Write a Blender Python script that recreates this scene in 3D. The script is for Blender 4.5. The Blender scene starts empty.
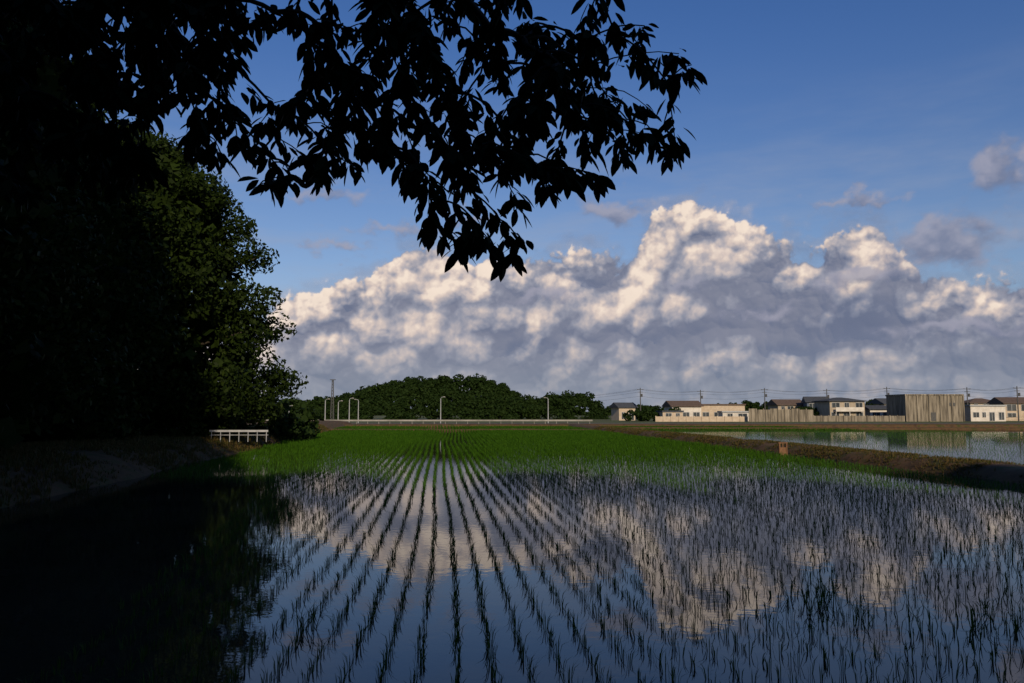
import bpy, math, random
import numpy as np
from mathutils import Vector
random.seed(5); rng=np.random.default_rng(5)
sc=bpy.context.scene
sc.view_settings.view_transform='Standard'; sc.view_settings.look='None'; sc.view_settings.exposure=0
R=math.radians
CAMH=2.2
SUN_EL=25; SUN_AZ=169   # degrees from +Y
# ------------------------------------------------------------------ helpers
def mk(name,V,F,mat=None,smooth=False,parent=None):
    V=np.asarray(V,dtype=np.float32).reshape(-1,3); F=np.asarray(F,dtype=np.int32)
    k=F.shape[1]; m=len(F)
    me=bpy.data.meshes.new(name)
    me.vertices.add(len(V)); me.vertices.foreach_set('co',V.ravel())
    me.loops.add(m*k); me.loops.foreach_set('vertex_index',F.ravel())
    me.polygons.add(m); me.polygons.foreach_set('loop_start',np.arange(m,dtype=np.int32)*k)
    if smooth: me.polygons.foreach_set('use_smooth',np.ones(m,dtype=bool))
    me.update(calc_edges=True)
    ob=bpy.data.objects.new(name,me); sc.collection.objects.link(ob)
    if mat: me.materials.append(mat)
    if parent: ob.parent=parent
    return ob
def mkpoly(name,verts,faces,mat,parent=None,smooth=False):
    me=bpy.data.meshes.new(name); me.from_pydata([tuple(v) for v in verts],[],faces); me.update()
    ob=bpy.data.objects.new(name,me); sc.collection.objects.link(ob); me.materials.append(mat)
    if smooth:
        for p in me.polygons: p.use_smooth=True
    if parent: ob.parent=parent
    return ob
def empty(name,loc=(0,0,0),rz=0):
    e=bpy.data.objects.new(name,None); e.location=loc; e.rotation_euler=(0,0,rz); sc.collection.objects.link(e); return e
class MB:  # mesh builder for boxes/tubes
    def __init__(s): s.v=[]; s.f=[]
    def box(s,x0,x1,y0,y1,z0,z1):
        b=len(s.v); s.v+=[(x0,y0,z0),(x1,y0,z0),(x1,y1,z0),(x0,y1,z0),(x0,y0,z1),(x1,y0,z1),(x1,y1,z1),(x0,y1,z1)]
        s.f+=[(b,b+3,b+2,b+1),(b+4,b+5,b+6,b+7),(b,b+1,b+5,b+4),(b+1,b+2,b+6,b+5),(b+2,b+3,b+7,b+6),(b+3,b,b+4,b+7)]
    def tube(s,pts,rad,n=6):
        pts=[Vector(p) for p in pts]; b0=len(s.v)
        for i,p in enumerate(pts):
            d=(pts[min(i+1,len(pts)-1)]-pts[max(i-1,0)]).normalized()
            up=Vector((0,0,1)) if abs(d.z)<.9 else Vector((1,0,0))
            a=d.cross(up).normalized(); c=d.cross(a)
            r=rad[i] if hasattr(rad,'__len__') else rad
            for j in range(n):
                t=2*math.pi*j/n; q=p+a*(math.cos(t)*r)+c*(math.sin(t)*r); s.v.append(tuple(q))
        for i in range(len(pts)-1):
            for j in range(n):
                k=(j+1)%n; s.f.append((b0+i*n+j,b0+i*n+k,b0+(i+1)*n+k,b0+(i+1)*n+j))
        s.f.append(tuple(b0+j for j in range(n))[::-1]); e=b0+(len(pts)-1)*n; s.f.append(tuple(e+j for j in range(n)))
    def obj(s,name,mat,parent=None,smooth=False): return mkpoly(name,s.v,s.f,mat,parent,smooth)

def newmat(name):
    m=bpy.data.materials.new(name); m.use_nodes=True; nt=m.node_tree; nt.nodes.clear()
    return m,nt,nt.nodes.new('ShaderNodeOutputMaterial')
def noisemat(name,c1,c2,scale=1.0,rough=.9,detail=5,bump=0,c3=None,sx=1,sy=1,sz=1,spec=.2):
    m,nt,out=newmat(name); N=nt.nodes; L=nt.links
    b=N.new('ShaderNodeBsdfPrincipled'); b.inputs['Roughness'].default_value=rough
    b.inputs['Specular IOR Level'].default_value=spec
    tc=N.new('ShaderNodeTexCoord'); mp=N.new('ShaderNodeMapping'); mp.inputs['Scale'].default_value=(sx,sy,sz)
    n=N.new('ShaderNodeTexNoise'); n.inputs['Scale'].default_value=scale; n.inputs['Detail'].default_value=detail
    n.inputs['Roughness'].default_value=.6
    r=N.new('ShaderNodeValToRGB'); r.color_ramp.elements[0].position=.35; r.color_ramp.elements[1].position=.65
    r.color_ramp.elements[0].color=(*c1,1); r.color_ramp.elements[1].color=(*c2,1)
    if c3:
        e=r.color_ramp.elements.new(.5); e.color=(*c3,1)
    L.new(tc.outputs['Object'],mp.inputs['Vector']); L.new(mp.outputs[0],n.inputs['Vector']); L.new(n.outputs['Fac'],r.inputs['Fac'])
    L.new(r.outputs[0],b.inputs['Base Color']); L.new(b.outputs[0],out.inputs['Surface'])
    if bump:
        bp=N.new('ShaderNodeBump'); bp.inputs['Strength'].default_value=bump; bp.inputs['Distance'].default_value=.05
        L.new(n.outputs['Fac'],bp.inputs['Height']); L.new(bp.outputs[0],b.inputs['Normal'])
    return m
def leafmat(name,c1,c2,trans=.3,rough=.6,spec=.15):
    m,nt,out=newmat(name); N=nt.nodes; L=nt.links
    g=N.new('ShaderNodeNewGeometry'); r=N.new('ShaderNodeValToRGB')
    r.color_ramp.elements[0].color=(*c1,1); r.color_ramp.elements[1].color=(*c2,1)
    L.new(g.outputs['Random Per Island'],r.inputs['Fac'])
    b=N.new('ShaderNodeBsdfPrincipled'); b.inputs['Roughness'].default_value=rough; b.inputs['Specular IOR Level'].default_value=spec
    t=N.new('ShaderNodeBsdfTranslucent'); mx=N.new('ShaderNodeMixShader'); mx.inputs[0].default_value=trans
    L.new(r.outputs[0],b.inputs['Base Color']); L.new(r.outputs[0],t.inputs['Color'])
    L.new(b.outputs[0],mx.inputs[1]); L.new(t.outputs[0],mx.inputs[2]); L.new(mx.outputs[0],out.inputs['Surface'])
    return m
M_rice=leafmat('rice_leaf',(.018,.062,.006),(.045,.115,.010),.35)
M_ricef=leafmat('rice_leaf_far',(.024,.072,.005),(.050,.120,.008),.4,.8,.03)
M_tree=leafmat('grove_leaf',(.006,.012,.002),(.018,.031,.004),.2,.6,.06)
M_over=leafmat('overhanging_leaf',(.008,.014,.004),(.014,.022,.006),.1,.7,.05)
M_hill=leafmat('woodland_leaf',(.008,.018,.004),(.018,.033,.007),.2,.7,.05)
M_bark=noisemat('bark',(.02,.015,.01),(.05,.04,.03),6,bump=.5)
M_ground=noisemat('soil_and_grass',(.05,.05,.02),(.05,.09,.02),.12,c3=(.07,.075,.03))
M_bank=noisemat('dry_bank',(.045,.028,.013),(.038,.042,.010),1.4,bump=.8,c3=(.085,.048,.022))
M_grass=leafmat('bank_grass',(.03,.05,.007),(.13,.08,.028),.3)
M_road=noisemat('road_asphalt',(.09,.085,.08),(.13,.12,.11),.5)

class G:
    def __init__(s,nt): s.nt=nt
    def put(s,sock,v):
        if isinstance(v,(int,float)): sock.default_value=v
        elif isinstance(v,tuple): sock.default_value=v
        else: s.nt.links.new(v,sock)
    def m(s,op,a,b=0.0,c=0.0,clamp=False):
        n=s.nt.nodes.new('ShaderNodeMath'); n.operation=op; n.use_clamp=clamp
        s.put(n.inputs[0],a); s.put(n.inputs[1],b); s.put(n.inputs[2],c); return n.outputs[0]
    def sstep(s,x,lo,hi,t0=0.,t1=1.):
        n=s.nt.nodes.new('ShaderNodeMapRange'); n.interpolation_type='SMOOTHSTEP'
        s.put(n.inputs['Value'],x); n.inputs['From Min'].default_value=lo; n.inputs['From Max'].default_value=hi
        n.inputs['To Min'].default_value=t0; n.inputs['To Max'].default_value=t1; return n.outputs[0]
    def mixc(s,f,a,b,bt='MIX'):
        n=s.nt.nodes.new('ShaderNodeMix'); n.data_type='RGBA'; n.blend_type=bt; s.put(n.inputs[0],f); s.put(n.inputs[6],a); s.put(n.inputs[7],b); return n.outputs[2]
    def mixs(s,f,a,b):
        m=s.nt.nodes.new('ShaderNodeMixShader'); s.put(m.inputs[0],f); s.nt.links.new(a,m.inputs[1]); s.nt.links.new(b,m.inputs[2]); return m.outputs[0]
# ------------------------------------------------------------------ world
w=bpy.data.worlds.new("World"); sc.world=w; w.use_nodes=True
nt=w.node_tree; nt.nodes.clear(); g=G(nt); N=nt.nodes
tc=N.new('ShaderNodeTexCoord'); sp=N.new('ShaderNodeSeparateXYZ'); nt.links.new(tc.outputs['Generated'],sp.inputs[0])
sky=N.new('ShaderNodeTexSky'); sky.sky_type='NISHITA'; sky.sun_disc=False; sky.sun_elevation=R(SUN_EL); sky.sun_rotation=R(SUN_AZ%360)
sky.air_density=1.0; sky.dust_density=.6; sky.ozone_density=2.0
tint=g.mixc(g.sstep(sp.outputs[2],.14,.5),(1.3,1.35,1.6,1),(.74,1.14,1.8,1))
col=g.mixc(1.0,sky.outputs[0],tint,'MULTIPLY')
mp=N.new('ShaderNodeMapping'); mp.inputs['Scale'].default_value=(2.2,2.2,11); nt.links.new(tc.outputs['Generated'],mp.inputs['Vector'])
no=N.new('ShaderNodeTexNoise'); no.inputs['Scale'].default_value=1.6; no.inputs['Detail'].default_value=5; no.inputs['Roughness'].default_value=.6; nt.links.new(mp.outputs[0],no.inputs['Vector'])
veil=g.m('MULTIPLY',g.sstep(no.outputs['Fac'],.40,.75),g.sstep(sp.outputs[2],.42,.16,0,.55))
col=g.mixc(veil,col,(6.0,6.7,8.6,1))
bg=N.new('ShaderNodeBackground'); nt.links.new(col,bg.inputs['Color']); bg.inputs['Strength'].default_value=.054
wo=N.new('ShaderNodeOutputWorld'); nt.links.new(bg.outputs[0],wo.inputs['Surface'])
# sun
sl=bpy.data.lights.new('sun','SUN'); sl.energy=4.6; sl.angle=R(.5); sl.color=(1,.82,.58)
so=bpy.data.objects.new('sun',sl); sc.collection.objects.link(so); so.location=(0,-20,40)
sd=Vector((math.sin(R(SUN_AZ))*math.cos(R(SUN_EL)),math.cos(R(SUN_AZ))*math.cos(R(SUN_EL)),math.sin(R(SUN_EL))))
so.rotation_euler=(-sd).to_track_quat('-Z','Y').to_euler()
# camera
cam=bpy.data.cameras.new('camera'); co=bpy.data.objects.new('camera',cam); sc.collection.objects.link(co)
cam.lens=28; cam.sensor_width=36; cam.clip_end=20000; cam.clip_start=.05
co.location=(0,0,CAMH); co.rotation_euler=(R(90+5.06),0,0); sc.camera=co

# ------------------------------------------------------------------ clouds, 4 km away (relief bodies; light and shade mostly painted into emission colour, slight sunlit diffuse)
def hsh(ix,iy,s):
    h=(ix.astype(np.int64)*374761393+iy.astype(np.int64)*668265263+s*2147483647)&0xFFFFFFFF
    h=((h^(h>>13))*1274126177)&0xFFFFFFFF; h=(h^(h>>16))&0xFFFFFFFF
    return h/4294967295.0
def vnoise(x,y,s):
    ix=np.floor(x); iy=np.floor(y); fx=x-ix; fy=y-iy; fx=fx*fx*fx*(fx*(fx*6-15)+10); fy=fy*fy*fy*(fy*(fy*6-15)+10)
    a=hsh(ix,iy,s); b=hsh(ix+1,iy,s); c=hsh(ix,iy+1,s); d=hsh(ix+1,iy+1,s)
    return (a+(b-a)*fx)*(1-fy)+(c+(d-c)*fx)*fy-.5
def fbm(x,y,o,s,rough=.5):
    v=0;amp=1
    for i in range(o): v=v+amp*vnoise(x*2.03**i+i*17.1,y*2.03**i+i*5.7,s+i); amp*=rough
    return v
def worley(x,y,s,k=14.):
    ix=np.floor(x); iy=np.floor(y); acc=0
    for dx in (-1,0,1):
        for dy in (-1,0,1):
            cx=ix+dx; cy=iy+dy; px=cx+.1+.8*hsh(cx,cy,s); py=cy+.1+.8*hsh(cx,cy,s+77)
            acc=acc+np.exp(-k*((x-px)**2+(y-py)**2))
    return -np.log(acc+1e-9)/k       # soft squared distance
def sst(x,a,b): t=np.clip((x-a)/(b-a),0,1); return t*t*(3-2*t)
def gauss(A,E,L):
    t=0
    for a,e,sa,se,am in L: t=t+am*np.exp(-((A-a)/sa)**2-((E-e)/se)**2)
    return t
TOP=np.array([(-46,3.5),(-25,5.0),(-18.5,6.6),(-15.6,7.8),(-12.9,8.7),(-10.1,9.6),(-9.1,11.0),(-8,12.0),(-5.9,12.2),(-3,10.8),(1.3,11.4),(3.5,11.8),(6.3,11.6),(9.1,12.3),(10.2,14.0),(12.6,14.9),(14.6,14.5),(16.3,13.2),(18,12.1),(19.9,11.2),(21.4,10.8),(22.3,12.0),(23.6,12.6),(25.1,12.3),(26,11.3),(26.9,9.6),(27.7,8.8),(29.4,8.5),(32.7,8.0),(40,6.5),(52,4)])
def shift(F,da,de,st):   # value of the field at (A-da, E+de)
    i=int(round(de/st)); j=int(round(da/st)); G_=np.roll(np.roll(F,-i,0),j,1)
    if i>0: G_[-i:]=F[-i:]
    return G_
def shell(name,a,e,rad,al,colr,mat):
    Ag,Eg=np.meshgrid(a,e); ar=np.radians(Ag); er=np.radians(Eg)
    V=np.stack([rad*np.sin(ar)*np.cos(er),rad*np.cos(ar)*np.cos(er),CAMH+rad*np.sin(er)],-1).reshape(-1,3)
    n=len(a); i,j=np.meshgrid(np.arange(len(e)-1),np.arange(n-1),indexing='ij'); k=(i*n+j).ravel()
    F=np.stack([k,k+1,k+n+1,k+n],-1)
    af=al.ravel(); F=F[af[F].max(1)>.002]
    used=np.zeros(len(V),bool); used[F.ravel()]=True; idx=np.cumsum(used)-1
    ob=mk(name,V[used],idx[F],mat,True)
    at=ob.data.attributes.new('cloud_cover','FLOAT','POINT'); at.data.foreach_set('value',af[used].astype(np.float32))
    c=np.concatenate([colr,np.ones(colr.shape[:2]+(1,))],-1).reshape(-1,4)[used].astype(np.float32)
    at=ob.data.attributes.new('cloud_painted_light','FLOAT_COLOR','POINT'); at.data.foreach_set('color',c.ravel())
    return ob
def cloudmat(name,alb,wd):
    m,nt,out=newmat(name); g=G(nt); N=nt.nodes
    at=N.new('ShaderNodeAttribute'); at.attribute_name='cloud_cover'; ca=N.new('ShaderNodeAttribute'); ca.attribute_name='cloud_painted_light'
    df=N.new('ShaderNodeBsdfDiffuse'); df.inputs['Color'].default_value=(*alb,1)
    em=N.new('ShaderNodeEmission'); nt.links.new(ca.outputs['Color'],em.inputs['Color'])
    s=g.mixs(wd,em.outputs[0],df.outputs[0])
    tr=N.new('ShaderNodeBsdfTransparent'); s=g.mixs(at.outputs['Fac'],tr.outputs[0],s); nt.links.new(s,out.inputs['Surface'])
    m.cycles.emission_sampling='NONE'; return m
st=.05; a=np.arange(-44,50,st); e=np.arange(-.4,17.5,st); A,E=np.meshgrid(a,e)
Aw=A+1.3*fbm(A*.30,E*.30,4,3); Ew=E+1.1*fbm(A*.30+50,E*.30,4,12); y=Ew*1.15
p0=.30-worley(Aw*.15+3,y*.15,4,14.); p1=.28-worley(Aw*.34,y*.34,5,22.)
A2=A+.45*fbm(A*1.1,E*1.1,3,63); E2=E+.45*fbm(A*1.1+8,E*1.1,3,66)
p2=.26-worley(A2*.8,E2*.9,6,24.); p3=.25-worley(A2*1.9,E2*2.1,7,24.); fn=fbm(A*2.6,E*2.6,5,8,.55)
PL=1.0*p0+.9*p1; PS=.42*p2+.17*p3+.10*fn; Pp=PL+PS
dep=np.interp(A,TOP[:,0],TOP[:,1])-E; Hh=.5*dep+(Pp-.25)+.10*fn
core=sst(Hh,0,.28)
al=np.maximum(core,.34*sst(Hh+.9*fbm(A*.5,E*.9,4,40),-.7,.25))
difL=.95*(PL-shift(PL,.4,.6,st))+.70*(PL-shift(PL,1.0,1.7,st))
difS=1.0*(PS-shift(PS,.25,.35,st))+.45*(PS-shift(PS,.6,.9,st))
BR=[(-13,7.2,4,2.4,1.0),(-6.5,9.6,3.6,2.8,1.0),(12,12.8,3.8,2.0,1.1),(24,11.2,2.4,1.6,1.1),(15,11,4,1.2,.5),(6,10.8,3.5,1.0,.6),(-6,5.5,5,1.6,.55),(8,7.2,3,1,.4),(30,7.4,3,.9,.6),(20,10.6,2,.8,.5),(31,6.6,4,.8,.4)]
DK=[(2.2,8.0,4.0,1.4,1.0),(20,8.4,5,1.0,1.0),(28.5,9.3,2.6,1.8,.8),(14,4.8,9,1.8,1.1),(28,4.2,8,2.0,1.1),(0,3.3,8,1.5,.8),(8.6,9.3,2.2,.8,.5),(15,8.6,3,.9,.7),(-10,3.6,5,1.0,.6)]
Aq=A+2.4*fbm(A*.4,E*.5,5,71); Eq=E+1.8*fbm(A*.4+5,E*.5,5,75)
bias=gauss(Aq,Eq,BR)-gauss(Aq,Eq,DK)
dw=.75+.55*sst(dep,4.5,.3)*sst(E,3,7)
lit=.385+1.05*difL+1.15*dw*difS+.34*bias+.20*(PL-.25)+.16*fbm(A*.2,E*.33,3,81)+.10*sst(dep,2.0,0)-.14*sst(E,7,2)  # painted light: bright tops, darker hollows and undersides
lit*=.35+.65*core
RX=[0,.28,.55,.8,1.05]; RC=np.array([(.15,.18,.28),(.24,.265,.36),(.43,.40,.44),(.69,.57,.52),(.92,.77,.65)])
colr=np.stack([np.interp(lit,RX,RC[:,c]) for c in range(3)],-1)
hz=(.76*sst(E,6.0,0))[...,None]; colr=colr*(1-hz)+np.array([.22,.27,.36])*hz  # haze painted into the colour towards the horizon
rr=math.pi/180*4000
rad=4000-rr*(.5*(3.0*p0+1.5*p1+.4*p2)+1.0*sst(E,.5,7)-1.0*np.exp(-np.clip(Hh,0,9)/1.2))
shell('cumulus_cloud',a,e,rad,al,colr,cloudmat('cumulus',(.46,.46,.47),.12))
# thin grey fractus in front and above
st2=.07; a=np.arange(-24,40,st2); e=np.arange(3,19,st2); A,E=np.meshgrid(a,e)
BL=[(28.8,10.6,3.2,1.5,1.2),(32.3,14.8,1.7,1.3,1.1),(7.6,14.6,2.8,.8,1.0),(23.4,14.1,3.6,.32,.8),(23.6,8.5,2.8,.8,1.15),(-8.5,12.9,3.8,.45,.85),(-14,15.0,4,.5,.7),(-12.5,11.4,3,.45,.75),(-3,14.2,3,.4,.6),(17.5,6.8,3.2,.6,.8),(1.8,8.2,2.8,.65,1.0),(30,5.2,5,.6,.9),(12,9.0,1.8,.5,.75)]
Aq=A+1.7*fbm(A*.5,E*.6,5,91,.55); Eq=E+1.1*fbm(A*.5+9,E*.6,5,97,.55)
t=gauss(Aq,Eq,BL)+.35*fbm(A*1.0,E*1.3,5,105,.55); al=.82*sst(t,.18,.95)
f=.4+.9*fbm(A*.8,E*1.1,4,111)+.9*(t-shift(t,.3,.6,st2)); f=np.clip(f,0,1)[...,None]
colr=np.array([.18,.205,.31])*(1-f)+np.array([.34,.34,.43])*f  # relief light and shade painted into the emission colour
shell('grey_cloud',a,e,np.full(A.shape,3600.)-60*t,al,colr,cloudmat('fractus',(.25,.25,.27),.06))

# ------------------------------------------------------------------ ground / water
K=.082
def P(t,s): return (t-K*s, s)      # field coordinates -> world x,y
mkpoly('ground',[(-6000,-6000,-.06),(6000,-6000,-.06),(6000,6000,-.06),(-6000,6000,-.06)],[(0,1,2,3)],M_ground)
m,t_,out=newmat('paddy_water'); gg=G(t_)
tcn=t_.nodes.new('ShaderNodeTexCoord')
n1=t_.nodes.new('ShaderNodeTexNoise'); n1.inputs['Scale'].default_value=5; n1.inputs['Detail'].default_value=3; t_.links.new(tcn.outputs['Object'],n1.inputs['Vector'])
n2=t_.nodes.new('ShaderNodeTexNoise'); n2.inputs['Scale'].default_value=.35; n2.inputs['Detail'].default_value=4; t_.links.new(tcn.outputs['Object'],n2.inputs['Vector'])
bp=t_.nodes.new('ShaderNodeBump'); bp.inputs['Strength'].default_value=.05; bp.inputs['Distance'].default_value=.02; t_.links.new(n1.outputs['Fac'],bp.inputs['Height'])
fr=t_.nodes.new('ShaderNodeFresnel'); fr.inputs['IOR'].default_value=1.62
gl=t_.nodes.new('ShaderNodeBsdfGlossy'); gl.inputs['Roughness'].default_value=.02; t_.links.new(bp.outputs[0],gl.inputs['Normal'])
df=t_.nodes.new('ShaderNodeBsdfDiffuse'); t_.links.new(gg.mixc(gg.sstep(n2.outputs['Fac'],.35,.65),(.02,.018,.012,1),(.035,.03,.02,1)),df.inputs['Color'])
mx=t_.nodes.new('ShaderNodeMixShader'); t_.links.new(fr.outputs[0],mx.inputs[0]); t_.links.new(df.outputs[0],mx.inputs[1]); t_.links.new(gl.outputs[0],mx.inputs[2]); t_.links.new(mx.outputs[0],out.inputs['Surface'])
M_water=m
def tl(s): return -9.5-.045*s
def quad(name,pts,z,mat): return mkpoly(name,[(*P(a,b),z) for a,b in pts],[(0,1,2,3)],mat)
quad('paddy_water',[(tl(-3)-2,-3),(18.2,-3),(18.2,93.5),(tl(93)-2,93.5)],0,M_water)
quad('paddy_water',[(19.5,4),(110,4),(110,99),(19.5,99)],0,M_water)
quad('paddy_water',[(-40,95),(60,95),(60,118),(-40,118)],.004,M_water)

def sumnoise(x,y,seed=0):
    r=np.random.default_rng(seed); o=np.zeros_like(x)
    for i in range(14):
        f=.25*1.38**i; a=r.uniform(0,6.28); o+=np.sin(f*(x*math.cos(a)+y*math.sin(a))*2+r.uniform(0,6.28))/(1.22**i)
    return o/3
def ribbon(name,tf,s0,s1,ds,prof,mat,amp=.06,seed=1):
    """levee: prof = list of (t offset, z)"""
    S=np.arange(s0,s1+ds,ds); pr=np.array(prof); 
    T=np.array([tf(s) for s in S])[:,None]+pr[:,0][None,:]; SS=np.repeat(S[:,None],len(pr),1)
    X=T-K*SS; Z=pr[:,1][None,:]+amp*sumnoise(X*2,SS*2,seed)
    X=X+amp*2*sumnoise(X+7,SS,seed+1)
    V=np.stack([X,SS,Z],-1).reshape(-1,3); n=len(pr); F=[]
    i,j=np.meshgrid(np.arange(len(S)-1),np.arange(n-1),indexing='ij'); a=(i*n+j).ravel()
    F=np.stack([a,a+1,a+n+1,a+n],-1)
    return mk(name,V,F,mat,True)
LP=[(-.1,-.12),(.1,.08),(.35,.28),(.6,.38),(1.0,.42),(1.4,.43),(1.8,.42),(2.1,.36),(2.4,.2),(2.7,-.12)]
ribbon('levee',lambda s:17.7,2,99,.25,LP,M_bank)
ribbon('levee',lambda s:17.7,99,128,.4,LP,M_bank,seed=4)
def cross(name,t0,t1,s,w,h,mat,seed):
    T=np.arange(t0,t1,.4); pr=np.array([(-w/2-.3,-.1),(-w/2,h*.7),(-w/4,h),(w/4,h),(w/2,h*.7),(w/2+.3,-.1)])
    TT=np.repeat(T[:,None],6,1); SS=s+np.repeat(pr[:,0][None,:],len(T),0); Z=pr[:,1][None,:]+.04*sumnoise(TT,SS,seed)
    V=np.stack([TT-K*SS,SS,Z],-1).reshape(-1,3); i,j=np.meshgrid(np.arange(len(T)-1),np.arange(5),indexing='ij'); a=(i*6+j).ravel()
    return mk(name,V,np.stack([a,a+6,a+7,a+1],-1),mat,True)
cross('levee',-16,17.5,94,1.0,.22,M_bank,11)
cross('levee',-45,112,119.5,2.2,.4,M_bank,12)
cross('levee',20.5,112,100.5,1.4,.3,M_bank,13)
S=np.arange(-14,135,.8); offs=np.array([0.4,0,-.5,-1.0,-1.6,-2.6,-4,-6,-10,-18,-40,-90]); zz=np.array([-.15,.08,.35,.58,.7,.78,.82,.8,.75,.75,.75,.75])
T=np.array([tl(s) for s in S])[:,None]+offs[None,:]; SS=np.repeat(S[:,None],len(offs),1); X=T-K*SS
Z=zz[None,:]+.09*sumnoise(X,SS,21); X=X+.2*sumnoise(X+3,SS,22); n=len(offs)
i,j=np.meshgrid(np.arange(len(S)-1),np.arange(n-1),indexing='ij'); a=(i*n+j).ravel()
mk('grove_bank',np.stack([X,SS,Z],-1).reshape(-1,3),np.stack([a,a+n,a+n+1,a+1],-1),M_bank,True)

# ------------------------------------------------------------------ blades
def blades(name,base,h,wd,nb,mat,lean=.45,parent=None,spread=.02):
    n=len(base); B=np.repeat(base,nb,0); Hh=np.repeat(h,nb)*rng.uniform(.6,1.1,n*nb); W=np.repeat(wd,nb)
    m=n*nb; a=rng.uniform(0,2*np.pi,m); le=rng.uniform(.05,lean,m)
    d=np.stack([np.cos(a),np.sin(a),np.zeros(m)],-1); fa=a+np.pi/2+rng.normal(0,.5,m); sdv=np.stack([np.cos(fa),np.sin(fa),np.zeros(m)],-1)
    b=B+d*spread; zc=np.array([0,0,1.])
    mid=b+d*(Hh*le*.35)[:,None]+zc*(Hh*.6)[:,None]; tip=b+d*(Hh*le*1.1)[:,None]+zc*(Hh*(1.02-le*.35))[:,None]
    w1=sdv*(W*.4)[:,None]; w2=sdv*(W*.5)[:,None]
    V=np.stack([b-w1,b+w1,mid-w2,mid+w2,tip],1).reshape(-1,3); k=np.arange(m)*5
    F=np.stack([np.stack([k,k+1,k+3],-1),np.stack([k,k+3,k+2],-1),np.stack([k+2,k+3,k+4],-1)],1).reshape(-1,3)
    return mk(name,V,F,mat,False,parent)
def ricefield(t0,t1,s0,s1,dt,ds,tlf=None,seed=0,wander=.16):
    r=np.random.default_rng(seed); rows=np.arange(t0,t1,dt); out=[]
    for ri,t in enumerate(rows):
        ps=ri//6; rp=np.random.default_rng(seed*1000+ps)
        ss=np.arange(s0,s1,ds); ss=ss+r.uniform(-.04,.04,len(ss))+r.uniform(0,ds)
        tt=t+rp.uniform(-.03,.03)+wander*np.sin(ss/13+.6)+.05*np.sin(ss/5+rp.uniform(0,6))+r.normal(0,.014,len(ss))
        keep=r.uniform(size=len(ss))>.035
        if tlf is not None: keep&=tt>tlf(ss)+.6
        ss=ss[keep]; tt=tt[keep]; out.append(np.stack([tt-K*ss,ss,np.full(len(ss),-.01)],-1))
    return np.concatenate(out)
# rice left out under the grove so bare water stands in for deep shade
pts=ricefield(-14.5,17.3,4.2,92.8,.30,.20,lambda s:np.maximum(-9.5-.045*s,np.interp(s,[0,25,31],[-3.2,-6.0,-20])),3)
pts=pts[(np.abs(pts[:,0])<.8*pts[:,1]+2)]
d=pts[:,1]; rice=empty('rice_plants')
vig=1+.22*sumnoise(pts[:,0]*.5,pts[:,1]*.5,31)
def hh(d): return (.17+.09*np.clip((d-20)/30,0,1))
zn=d+rng.normal(0,3.0,len(d))+3*sumnoise(pts[:,0]*.3,pts[:,1]*.3,37)   # ragged change of blade count and leaf colour between near and far
for lo,hi,nb,mt in [(-99,16,6,M_rice),(16,32,5,M_rice),(32,55,5,M_ricef),(55,199,4,M_ricef)]:
    s=(zn>=lo)&(zn<hi); q=pts[s]; blades('rice_rows',q,hh(d[s])*vig[s]*rng.uniform(.75,1.2,s.sum()),np.interp(d[s],[0,16,26,45,75],[.0078,.0085,.011,.018,.03]),nb,mt,.6,rice)
q=ricefield(21,60,22,98,.30,.26,None,8); q=q[(q[:,0]<.72*q[:,1]+2)]
rice2=empty('rice_plants'); blades('rice_rows',q,.10*rng.uniform(.7,1.2,len(q)),.006+.00012*q[:,1],2,M_rice,.6,rice2)
q=ricefield(-30,50,96,118,.42,.4,None,9); rice3=empty('rice_plants'); blades('rice_rows',q,.26*rng.uniform(.8,1.2,len(q)),np.full(len(q),.06),4,M_ricef,.6,rice3)
def scatter(n,t0,t1,s0,s1,tf,zf):
    s=rng.uniform(s0,s1,n); o=rng.uniform(t0,t1,n); t=tf(s)+o; return np.stack([t-K*s,s,zf(o)],-1)
lx=np.array([p[0] for p in LP]); lz=np.array([p[1] for p in LP])
q=scatter(24000,0,2.5,14,97,lambda s:17.7+0*s,lambda o:np.interp(o,lx,lz)-.02)
q=q[sumnoise(q[:,0]*1.5,q[:,1]*1.5,41)>-.4]
blades('bank_grass',q,rng.uniform(.05,.17,len(q)),.012+.00025*q[:,1],4,M_grass,.9)
q=scatter(34000,-6.5,.2,10,95,lambda s:tl(s),lambda o:np.interp(o,offs[::-1],zz[::-1])-.02)
q=q[sumnoise(q[:,0]*1.5,q[:,1]*1.5,42)>-.4]
blades('bank_grass',q,rng.uniform(.08,.3,len(q)),.015+.0003*q[:,1],4,M_grass,.9)
wb=np.array([(3.55+rng.normal(0,.25),9.4+rng.normal(0,.35),0) for _ in range(10)]+[(5.2+rng.normal(0,.3),8.4+rng.normal(0,.3),0) for _ in range(4)]+[(-1.9+rng.normal(0,.3),8.4+rng.normal(0,.3),0) for _ in range(3)])
blades('weeds',wb,rng.uniform(.26,.38,len(wb)),np.full(len(wb),.009),8,M_rice,1.3)

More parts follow.
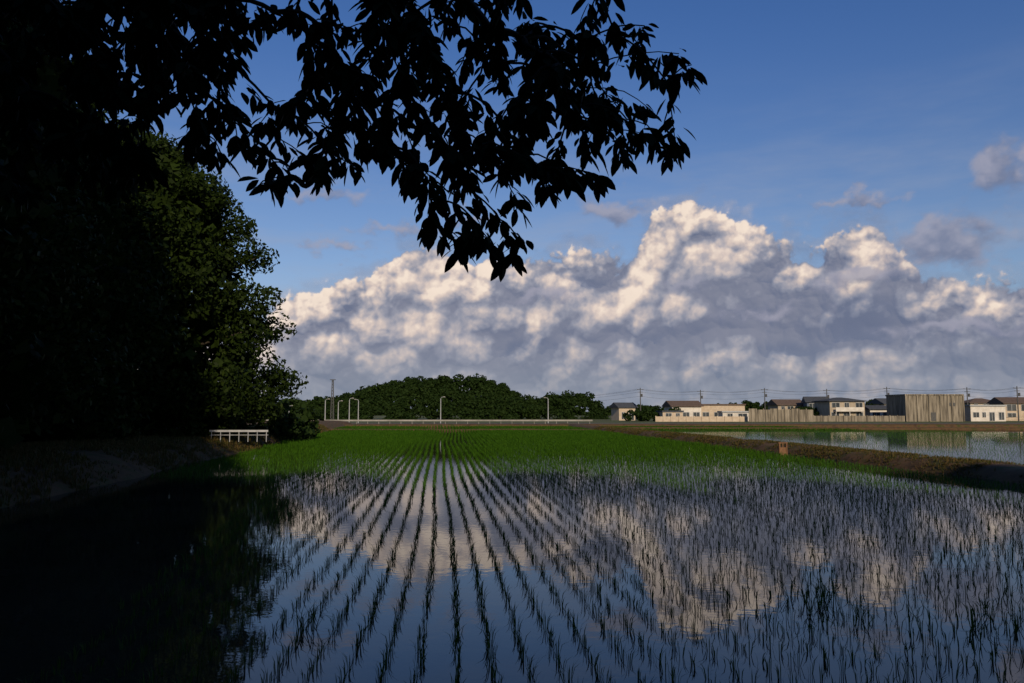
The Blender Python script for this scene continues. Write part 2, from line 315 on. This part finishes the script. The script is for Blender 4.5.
# ------------------------------------------------------------------ leaves / trees
def leafquads(C,size,nrm=None,asp=.55):
    n=len(C); a=rng.normal(size=(n,3)); a/=np.linalg.norm(a,axis=1)[:,None]
    if nrm is None: nrm=rng.normal(size=(n,3))
    nn=nrm+.7*rng.normal(size=(n,3)); nn/=np.linalg.norm(nn,axis=1)[:,None]
    u=np.cross(nn,a); u/=np.linalg.norm(u,axis=1)[:,None]; v=np.cross(nn,u)
    s=(size*rng.uniform(.6,1.3,n))[:,None]
    V=np.stack([C-u*s*.5,C-v*s*asp*.5+u*s*.05,C+u*s*.5,C+v*s*asp*.5+u*s*.05],1).reshape(-1,3)
    k=np.arange(n)*4; return V,np.stack([k,k+1,k+2,k+3],-1)
def tree(name,x,y,z0,r,z1,ztop,nclump,nleaf,lsize,mat=M_tree,gz=.6,seed=0,rcl=1.5,ex=2.0,wf=.24):
    r_=np.random.default_rng(seed); par=empty(name)
    zm=z1+(ztop-z1)*wf
    fz=lambda z: np.where(z<zm,1-.22*((zm-z)/(zm-z1))**2,np.sqrt(np.clip(1-(np.clip(z-zm,0,99)/(ztop-zm))**ex,0,1)))
    u=r_.uniform(-.5,1,nclump); z=np.where(u<0,zm+2*u*(zm-z1),zm+np.abs(u)**.8*(ztop-zm)); f=fz(z)
    th=r_.uniform(0,2*np.pi,nclump); rr=r*f*r_.uniform(.74,1.0,nclump)-rcl*.6
    CC=np.stack([x+rr*np.cos(th),y+rr*np.sin(th),z-rcl*.5*(z>zm)],-1)
    cs=rcl*r_.uniform(.6,1.25,nclump)
    ci=r_.integers(0,nclump,nleaf); dv=r_.normal(size=(nleaf,3)); dv/=np.linalg.norm(dv,axis=1)[:,None]
    rad=cs[ci]*r_.uniform(.35,1.08,nleaf)**.6
    C=CC[ci]+dv*rad[:,None]*np.array([1,1,.72])
    V,F=leafquads(C,lsize,dv)
    mk('foliage',V,F,mat,False,par)
    ni=nleaf//6
    th=r_.uniform(0,2*np.pi,ni); z=r_.uniform(z1+.5,ztop-1.5,ni); f=fz(z)*.9; rr=r*.78*f*np.sqrt(r_.uniform(0,1,ni))
    V,F=leafquads(np.stack([x+rr*np.cos(th),y+rr*np.sin(th),z],-1),max(.7,lsize*2),None,.9); mk('inner_foliage',V,F,mat,False,par)
    mb=MB(); th_=ztop*.75; r0=.02*ztop
    mb.tube([(x,y,gz-.3),(x+.1,y,gz+.4),(x+.2,y+.1,th_*.4),(x-.1,y,th_*.7),(x,y,th_)],[r0*1.5,r0*1.1,r0*.9,r0*.55,r0*.2],8)
    for k in range(12):
        c=CC[r_.integers(0,nclump)]; zb=max(gz+1.5,min(c[2]*.6,th_)); 
        mb.tube([(x,y,zb),((x+c[0])/2,(y+c[1])/2,(zb+c[2])/2+.4),tuple(c)],[r0*.4,r0*.25,r0*.08],5)
    mb.obj('trunk_and_limbs',M_bark,par,True); return par
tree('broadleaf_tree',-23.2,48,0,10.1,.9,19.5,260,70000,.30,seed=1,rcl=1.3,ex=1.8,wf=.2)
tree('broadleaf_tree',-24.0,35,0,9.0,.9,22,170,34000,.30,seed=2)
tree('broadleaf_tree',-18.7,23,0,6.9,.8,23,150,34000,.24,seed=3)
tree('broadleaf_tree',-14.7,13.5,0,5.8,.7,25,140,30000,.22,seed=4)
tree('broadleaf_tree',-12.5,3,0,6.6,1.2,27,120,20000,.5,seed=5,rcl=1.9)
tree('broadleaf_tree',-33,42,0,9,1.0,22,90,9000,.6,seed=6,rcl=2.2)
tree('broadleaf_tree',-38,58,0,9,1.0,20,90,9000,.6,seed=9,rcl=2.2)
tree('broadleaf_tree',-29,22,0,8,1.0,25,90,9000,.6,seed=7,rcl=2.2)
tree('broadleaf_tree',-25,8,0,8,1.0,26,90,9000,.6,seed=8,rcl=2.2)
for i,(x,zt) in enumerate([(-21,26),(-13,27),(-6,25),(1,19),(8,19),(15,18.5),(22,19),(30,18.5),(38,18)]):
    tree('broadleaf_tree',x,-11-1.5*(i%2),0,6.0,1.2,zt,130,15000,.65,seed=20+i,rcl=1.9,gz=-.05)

# overhanging branches, metres: (x, z) at about 4 m in front of the camera
D=4.0
px=[(650,20),(685,50),(698,62),(672,80),(620,30),(600,55),(640,48),(668,148),(680,152),(645,135),(612,132),(628,160),(592,150),(602,180),(572,182),(548,195),(560,150),(578,110),(540,120),(520,150),(502,175),(520,210),(520,248),(492,252),(455,255),(440,240),(470,222),(428,232),(440,205),(462,190),(480,150),(420,175),(406,185),(385,150),(400,120),(430,130),(350,170),(360,150),(330,155),(318,180),(288,185),(300,160),(258,185),(268,165),(330,120),(300,125),(342,90),(370,60),(400,80),(430,80),(460,60),(500,60),(540,60),(578,75),(480,100),(520,95),(302,50),(325,20),(360,20),(400,20),(450,20),(500,15),(550,20),(590,15),(280,105),(205,45),(225,60),(212,75),(235,38),(200,130),(225,110),(250,130),(265,105),(215,158),(240,150),(272,140),(230,140),(445,150),(500,120),(415,50),(475,35),(525,35),(565,45),(380,100),(350,120),(460,120),(360,90),(440,100),(540,90),(500,85),(410,150),(380,30),(430,45),(610,90),(630,120),(655,110),(545,170),(285,10),(265,5),(240,15),(305,85),(320,70),(500,225),(478,245),(505,268)]
NODES=[]
for a,b in px: NODES.append(((a-512)/199,CAMH+(412-b+8)/199))
for k in range(150):
    a=random.uniform(-90,195); b=random.uniform(-60,185 if a<150 else 150)
    NODES.append(((a-512)/199,CAMH+(412-b)/199))
for k in range(60):
    a=random.uniform(60,215); b=random.uniform(-30,100)
    NODES.append(((a-512)/199,CAMH+(412-b)/199))
for k in range(60):
    a=random.uniform(200,640); b=random.uniform(-110,-12); NODES.append(((a-512)/199,CAMH+(412-b)/199))
for k in range(85):
    a=random.uniform(300,620); b=random.uniform(0,175 if a<580 else 120); NODES.append(((a-512)/199,CAMH+(412-b)/199))
rb=np.random.default_rng(77)
N3=[Vector((x*(1+dy/D),D+dy,CAMH+(z-CAMH)*(1+dy/D))) for (x,z) in NODES for dy in [rb.uniform(-.45,.65)]]
trunk=[Vector((-6.2,1.0,.3)),Vector((-6.1,1.2,3.2)),Vector((-5.6,1.6,5.6)),Vector((-5,2.0,7.2))]
limb=[Vector((-5.9,1.4,4.4)),Vector((-4.4,2.6,5.0)),Vector((-3.2,3.3,5.15)),Vector((-2.0,3.8,5.0)),Vector((-1.0,4.0,4.75)),Vector((-.3,4.1,4.45))]
limb2=[Vector((-5.7,1.5,5.2)),Vector((-3.6,2.6,5.9)),Vector((-1.8,3.3,5.8)),Vector((-.4,3.8,5.3)),Vector((.35,4.0,4.6))]
verts=[];par=[]
for L in (limb,limb2):
    for i,v in enumerate(L): verts.append(v); par.append(-1 if i==0 else len(verts)-2)
nl=len(verts)
dist=[0]*len(verts)
for i in range(nl): dist[i]=0 if par[i]<0 else dist[par[i]]+(verts[i]-verts[par[i]]).length
order=sorted(N3,key=lambda v:(min((v-q).length for q in verts[:nl])))
for v in order:
    best=min(range(len(verts)),key=lambda i:(v-verts[i]).length+.28*dist[i])
    verts.append(v); par.append(best); dist.append(dist[best]+(v-verts[best]).length)
cnt=[1]*len(verts)
for i in range(len(verts)-1,-1,-1):
    if par[i]>=0: cnt[par[i]]+=cnt[i]
rad=[.0026*c**.5 for c in cnt]
mb=MB()
for i in range(len(verts)):
    p=par[i]
    if p<0: continue
    a,b=verts[p],verts[i]; L=(b-a).length; jit=Vector(rb.normal(0,.05*L,3)); mid=(a+b)/2+jit+Vector((0,0,.08*L))
    r1=min(rad[p],rad[i]*1.6); mb.tube([a,a.lerp(mid,.5)+Vector((0,0,.02*L)),mid,b.lerp(mid,.5)+Vector((0,0,.02*L)),b],[r1,(r1*.8+rad[i]*.2),(r1+rad[i])/2,rad[i]*1.05,rad[i]],5)
ot=empty('overhanging_tree'); mb.obj('branches',M_bark,ot,True)
mb=MB(); mb.tube(trunk,[.24,.2,.15,.09],12); mb.tube([trunk[1],limb[0],limb[1]],[.12,.09,.05],8); mb.tube([trunk[2],limb2[0],limb2[1]],[.1,.08,.045],8); mb.obj('trunk',M_bark,ot,True)
LV=[];LF=[]
prof=[(0,.0),(.12,.42),(.35,.95),(.6,1.0),(.8,.7),(.93,.3),(1.0,0)]
def leaf(p,d,L,W):
    d=d.normalized(); sdv=d.cross(Vector((0,0,1)))
    if sdv.length<.05: sdv=Vector((1,0,0))
    sdv.normalize(); roll=rb.normal(0,.7); nn=sdv.cross(d).normalized(); sdv=(sdv*math.cos(roll)+nn*math.sin(roll)).normalized(); nn=sdv.cross(d).normalized()
    b=len(LV); curl=rb.uniform(.1,.45)
    for t,w_ in prof:
        c=p+d*(L*t)-Vector((0,0,1))*(L*curl*t*t)*.5
        LV.append(tuple(c-sdv*W*w_*.5+nn*W*.12*w_)); LV.append(tuple(c)); LV.append(tuple(c+sdv*W*w_*.5+nn*W*.12*w_))
    for i in range(len(prof)-1):
        k=b+i*3; LF.append((k,k+1,k+4,k+3)); LF.append((k+1,k+2,k+5,k+4))
def cluster(v,back,n):
    for k in range(n):
        a=rb.uniform(0,6.283); t=rb.uniform(0,.16); p=v+back*t*rb.uniform(.3,1.)+Vector(rb.normal(0,.014,3))
        out=Vector((math.cos(a),math.sin(a),0)); dr=out*rb.uniform(.45,1.1)-back*.35+Vector((0,0,-rb.uniform(.15,1.2)))
        L=rb.uniform(.065,.118); leaf(p+dr.normalized()*.012,dr,L,L*rb.uniform(.34,.44))
for i in range(nl,len(verts)):
    back=(verts[par[i]]-verts[i]).normalized()
    cluster(verts[i],back,18 if cnt[i]<2 else 13)
    L=(verts[par[i]]-verts[i]).length
    if L>.2:
        for f in (.3,.6): cluster(verts[i].lerp(verts[par[i]],f),back,5)
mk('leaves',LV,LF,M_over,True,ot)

# ------------------------------------------------------------------ distant woods
def wood(name,prof,y,dy,ncl,nleaf,ls,rcl,seed,fill=True):
    r_=np.random.default_rng(seed); xs=np.array([p[0] for p in prof]); hs=np.array([p[1] for p in prof])
    x=r_.uniform(xs[0],xs[-1],ncl); h=np.interp(x,xs,hs)*r_.uniform(.92,1.02,ncl); q=r_.uniform(0,1,ncl)**.6
    C=np.stack([x,y-dy*(1-q)+r_.uniform(-1,3,ncl),h*q],-1); C[:,2]-=rcl*.6
    ci=r_.integers(0,ncl,nleaf); dv=r_.normal(size=(nleaf,3)); dv/=np.linalg.norm(dv,axis=1)[:,None]
    cs=rcl*r_.uniform(.5,1.35,ncl)
    PT=C[ci]+dv*(cs[ci]*r_.uniform(.4,1.05,nleaf)**.5)[:,None]*np.array([1,1,.8]); PT[:,2]=np.maximum(PT[:,2],.05)
    V,F=leafquads(PT,ls,dv,.8); return mk(name,V,F,M_hill)
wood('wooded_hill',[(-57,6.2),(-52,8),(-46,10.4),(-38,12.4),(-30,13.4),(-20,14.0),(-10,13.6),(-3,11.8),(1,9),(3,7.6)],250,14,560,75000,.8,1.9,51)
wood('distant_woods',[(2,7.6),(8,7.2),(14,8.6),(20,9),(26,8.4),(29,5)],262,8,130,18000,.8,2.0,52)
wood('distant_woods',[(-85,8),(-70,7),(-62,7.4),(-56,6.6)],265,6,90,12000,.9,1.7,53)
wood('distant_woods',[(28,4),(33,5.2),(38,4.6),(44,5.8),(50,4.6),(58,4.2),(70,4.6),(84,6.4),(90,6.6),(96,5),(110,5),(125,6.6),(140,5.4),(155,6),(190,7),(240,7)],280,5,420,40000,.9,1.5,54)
wood('distant_woods',[(-300,9),(-200,8),(-100,8),(0,5),(100,5),(300,8),(500,9)],520,6,700,40000,2.2,3,55)
wood('garden_shrubs',[(28,2.2),(33,3.6),(37,2.4),(41,3.4)],196,2,40,5000,.5,.9,56)
wood('garden_shrubs',[(74,3.2),(80,4.4),(83,3.0)],212,2,30,4000,.5,.9,57)
wood('garden_shrubs',[(92,3.2),(97,4.6),(100,4.0)],214,2,30,4000,.5,.9,58)
wood('undergrowth',[(-75,7),(-40,6),(-22,4),(-16,2.6)],62,5,160,16000,.5,1.3,59)
wood('undergrowth',[(-40,4),(-24,3.4),(-20,2.2)],40,3,80,9000,.4,1.0,60)

# ------------------------------------------------------------------ buildings
M_cream=noisemat('render_cream',(.34,.27,.20),(.42,.35,.27),1.2); M_white=noisemat('render_white',(.40,.37,.33),(.52,.49,.45),1.0)
M_beige=noisemat('siding_beige',(.25,.21,.16),(.32,.27,.21),1.0); M_conc=noisemat('concrete_stained',(.06,.052,.042),(.24,.21,.165),1.1,c3=(.15,.13,.10),sx=2.2,sy=2.2,sz=.18,bump=.2)
M_roofd=noisemat('roof_tile_dark',(.035,.04,.05),(.06,.065,.075),3); M_roofb=noisemat('roof_brown',(.07,.05,.04),(.11,.08,.065),3); M_blue=noisemat('siding_blue',(.07,.09,.13),(.1,.12,.17),1)
M_win=noisemat('window_glass',(.02,.025,.03),(.05,.06,.07),.5,rough=.15,spec=.6); M_steel=noisemat('galvanised_steel',(.22,.23,.24),(.30,.31,.32),3,rough=.5)
M_wp=noisemat('white_paint_weathered',(.22,.23,.25),(.32,.33,.35),3,rough=.6); M_dark=noisemat('dark_metal',(.05,.05,.05),(.08,.08,.08),3); M_wood=noisemat('weathered_wood',(.10,.055,.03),(.16,.085,.045),8)
M_fr=noisemat('window_frame',(.3,.3,.3),(.4,.4,.4),3); M_rail=noisemat('weathered_rail',(.16,.155,.14),(.26,.25,.23),.6)
def house(name,x,y,w,dp,h,rh,wall,roof,st=1,rz=0,kind='gable',nw=3,balc=False,zb=0):
    e=empty(name,(x,y,zb),rz); a=MB(); a.box(-w/2,w/2,0,dp,-.2,h); a.obj('walls',wall,e)
    o=.5
    if kind=='gable':
        V=[(-w/2-o,-o,h-.05),(w/2+o,-o,h-.05),(w/2+o,dp+o,h-.05),(-w/2-o,dp+o,h-.05),(-w/2-o,dp/2,h+rh),(w/2+o,dp/2,h+rh)]
        V+= [(p[0],p[1],p[2]+.18) for p in V]
        F=[(0,3,2,1),(6,7,11,10),(8,9,10,11),(0,1,7,6),(2,3,9,8),(1,2,8,11,7),(3,0,6,10,9)]
        mkpoly('roof',V,F,roof,e)
    elif kind=='hip':
        i=min(w,dp)/2
        V=[(-w/2-o,-o,h+.003),(w/2+o,-o,h+.003),(w/2+o,dp+o,h+.003),(-w/2-o,dp+o,h+.003),(-w/2+i,dp/2,h+rh),(w/2-i,dp/2,h+rh)]
        V=[(p[0],p[1],p[2]) for p in V[:4]]+[(p[0],p[1],p[2]+.2) for p in V[:4]]+V[4:]
        F=[(0,3,2,1),(0,1,5,4),(1,2,6,5),(2,3,7,6),(3,0,4,7),(4,5,9,8),(5,6,9),(6,7,8,9),(7,4,8)]
        mkpoly('roof',V,F,roof,e)
    else:
        b=MB(); b.box(-w/2-.25,w/2+.25,-.25,dp+.25,h+.003,h+.35); b.obj('flat_roof',roof,e)
    wn=MB(); fr=MB(); sh=h/st; rr_=random.Random(int(x*10))
    for s in range(st):
        for k in range(nw):
            cx=-w/2+w*(k+.5)/nw+rr_.uniform(-.25,.25); ww=w/nw*rr_.choice([.18,.28,.32]); z0=s*sh+rr_.choice([.9,.9,.3]); z1=min(s*sh+2.1,(s+1)*sh-.3)
            if s==0 and k==nw//2: z0=.05
            wn.box(cx-ww,cx+ww,-.03,.05,z0,z1)
            fr.box(cx-ww-.08,cx+ww+.08,-.07,-.032,z1,z1+.1); fr.box(cx-ww-.08,cx-ww,-.07,-.032,z0,z1); fr.box(cx+ww,cx+ww+.08,-.07,-.032,z0,z1); fr.box(cx-.04,cx+.04,-.07,-.032,z0,z1)
    wn.obj('windows_and_door',M_win,e); fr.obj('window_frames',M_fr,e)
    if balc:
        b=MB(); b.box(-w/2*.8,w/2*.8,-1.2,-.002,sh-.15,sh); b.box(-w/2*.8,w/2*.8,-1.26,-1.202,sh-.1,sh+.95)
        for q in (-.78,0,.78): b.box(w/2*q-.06,w/2*q+.06,-1.15,-1.03,0,sh-.152)
        b.obj('balcony',M_white,e)
    return e
def X(pxx,d): return (pxx-512)/796*d
house('bungalow',X(686,200),200,7.5,7,3.6,1.3,M_white,M_roofb,1,.1,'gable',3)
house('bungalow',X(722,203),203,11,8,3.9,.9,M_cream,M_roofb,1,-.05,'flat',4)
house('bungalow',X(672,192),192,5,5,2.2,.5,M_cream,M_roofd,1,.15,'flat',2)
house('garden_shed',X(735,194),194,6.5,4,2.1,.4,M_white,M_steel,1,0,'flat',2)
house('small_house',X(627,215),215,5,5,3.4,1.2,M_cream,M_roofd,1,.3,'gable',2)
house('two_storey_house',X(790,235),235,8,7,4.2,1.6,M_beige,M_roofb,2,.1,'gable',3)
house('two_storey_house',X(817,228),228,6,7,5.0,1.5,M_blue,M_roofd,2,-.2,'gable',2)
house('two_storey_house',X(846,205),205,9.5,8,4.9,1.1,M_beige,M_roofd,2,.12,'hip',3,True)
house('garage_building',X(880,208),208,6,6,2.9,.9,M_white,M_roofd,1,0,'gable',2)
house('two_storey_house',X(893,240),240,7,7,4.6,1.6,M_beige,M_roofd,2,.2,'gable',2)
house('white_house',X(986,195),195,8.8,7,3.6,.9,M_white,M_steel,1,.05,'flat',4)
house('two_storey_house',X(984,235),235,9,7,4.8,1.5,M_beige,M_roofb,2,0,'hip',3)
house('two_storey_house',X(1017,205),205,7,8,4.4,1.5,M_cream,M_roofb,2,-.1,'gable',2)
house('two_storey_house',X(1060,200),200,10,8,5,1.5,M_beige,M_roofd,2,0,'hip',3)
e=empty('concrete_building',(X(933,190),190,0),.04); b=MB(); b.box(-7,7,0,9,-.2,6.1); b.box(-7.15,7.15,-.15,9.15,6.103,6.45)
b.obj('walls',M_conc,e); b=MB()
for k in range(6): b.box(-7+k*2.8-.14,-7+k*2.8+.14,-.22,-.003,0,6.1)
b.obj('pilasters',M_conc,e); b=MB(); b.box(-1,.2,-.05,.02,.1,2.1); b.box(3.6,5,-.05,.02,3.6,4.4); b.obj('door_and_vent',M_dark,e)
e=empty('concrete_wall',(0,0,0)); b=MB()
x0=X(748,186); x1=X(812,186); n=9; st=(x1-x0)/n
for k in range(n):
    b.box(x0+k*st+.02,x0+(k+1)*st-.02,186,186.3,-.1,2.75+.25*(k%3==0))
    b.box(x0+k*st-.1,x0+k*st+.1,185.8,185.997,-.1,3.0)
b.obj('panels',M_conc,e)
e=empty('concrete_wall',(0,0,0)); b=MB(); x0=X(655,188); x1=X(748,188)-.3; n=12; st=(x1-x0)/n
for k in range(n): b.box(x0+k*st+.02,x0+(k+1)*st-.02,188,188.25,-.1,1.15); b.box(x0+k*st-.1,x0+k*st+.1,187.85,187.997,-.1,1.3)
b.obj('panels',M_cream,e)
e=empty('concrete_wall',(0,0,0)); b=MB(); x0=X(812,190); x1=X(903,190); n=12; st=(x1-x0)/n
for k in range(n): b.box(x0+k*st+.02,x0+(k+1)*st-.02,190,190.25,-.1,1.3); b.box(x0+k*st-.1,x0+k*st+.1,189.85,189.997,-.1,1.45)
b.obj('panels',M_conc,e)
tops=[]
for pxx,d,h in [(640,212,8.6),(700,216,8.2),(764,214,8.6),(826,215,8.4),(886,216,9),(966,200,8.4),(1016,192,8.4),(1090,190,8.6)]:
    e=empty('utility_pole',(X(pxx,d),d,0)); b=MB(); b.tube([(0,0,-.2),(0,0,h)],[.17,.11],8); b.box(-.9,.9,-.06,.06,h-.5,h-.38); b.box(-.7,.7,-.06,.06,h-1.2,h-1.08)
    b.tube([(.35,-.2,h-2.4),(.35,-.2,h-1.6)],.24,8); b.obj('pole',M_dark,e); tops.append((X(pxx,d),d,h))
b=MB()
tops=[(X(560,330),330,8.5)]+tops
for (xa,ya,ha),(xb,yb,hb) in zip(tops[:-1],tops[1:]):
    for ox,oz in ((-.8,-.35),(.8,-.35),(0,-1.05),(0,-2.2)):
        b.tube([(xa+(xb-xa)*f+ox,ya+(yb-ya)*f,(ha+(hb-ha)*f)+oz-.9*4*f*(1-f)*.6) for f in np.linspace(0,1,9)],.022,4)
b.obj('power_lines',M_dark)
mkpoly('road',[(-90,146,.12),(140,146,.12),(140,151,.12),(-90,151,.12)],[(0,1,2,3)],M_road)
mkpoly('road_verge',[(-90,138,-.05),(140,138,-.05),(140,146,.118),(-90,146,.118)],[(0,1,2,3)],M_bank)
e=empty('guard_rail'); b=MB()
for k in range(30): xk=-44+k*2.0; b.tube([(xk,144.2,-.1),(xk,144.2,.8)],.05,6)
b.obj('posts',M_rail,e); b=MB(); b.box(-44.5,14.5,144.04,144.13,.55,.82); b.obj('rail',M_rail,e)
def lamp(pxx,d,h,mat=M_steel,arm=1):
    e=empty('street_lamp',(X(pxx,d),d,0)); b=MB(); b.tube([(0,0,-.1),(0,0,h*.93),(.1*arm,0,h*.98),(.5*arm,0,h)],[.10,.07,.05,.04],8); b.obj('pole',mat,e)
    c=MB(); c.tube([(.4*arm,0,h-.02),(.6*arm,0,h),(.85*arm,0,h-.03)],[.05,.11,.05],8); c.obj('lamp_head',M_rail,e)
lamp(441,148,5.0); lamp(548,150,4.9,arm=-1); lamp(350,150,4.8); lamp(359,152,4.6,arm=-1); lamp(326,147,4.6); lamp(339,150,4.3); lamp(290,150,3.4)
e=empty('lattice_mast',(X(333,155),155,0)); b=MB(); h=8.4
for sx in (-.3,.3):
    for sy in (-.3,.3): b.tube([(sx,sy,-.1),(sx*.4,sy*.4,h)],.05,5)
for k in range(14):
    z=k*.6; f=1-.6*z/h; g2=1-.6*(z+.6)/h; b.tube([(-.3*f,-.3*f,z),(.3*g2,-.3*g2,z+.6)],.03,4); b.tube([(.3*f,-.3*f,z),(-.3*g2,-.3*g2,z+.6)],.03,4)
b.box(-.5,.5,-.3,.3,h,h+.12); b.obj('lattice',M_dark,e)
e=empty('pipe_fence',(-16.5,44,.72),.02); b=MB()
for k in range(7): b.tube([(k*.5,0,-.15),(k*.5,0,.5)],.022,8)
b.obj('posts',M_wp,e); b=MB(); b.box(-.1,3.1,-.035,-.024,.39,.5); b.tube([(-.1,0,.22),(3.1,0,.22)],.018,8); b.obj('rails',M_wp,e)
e=empty('sluice_gate',(14.0,41.5,.08),.3); b=MB()
b.box(-.24,-.18,-.05,.05,-.2,.5); b.box(.18,.24,-.05,.05,-.2,.5); b.box(-.28,.28,-.04,.04,.502,.56); b.box(-.178,.178,-.02,.02,-.2,.3); b.box(-.025,.025,-.015,.015,.302,.5)
b.obj('wooden_frame',M_wood,e)
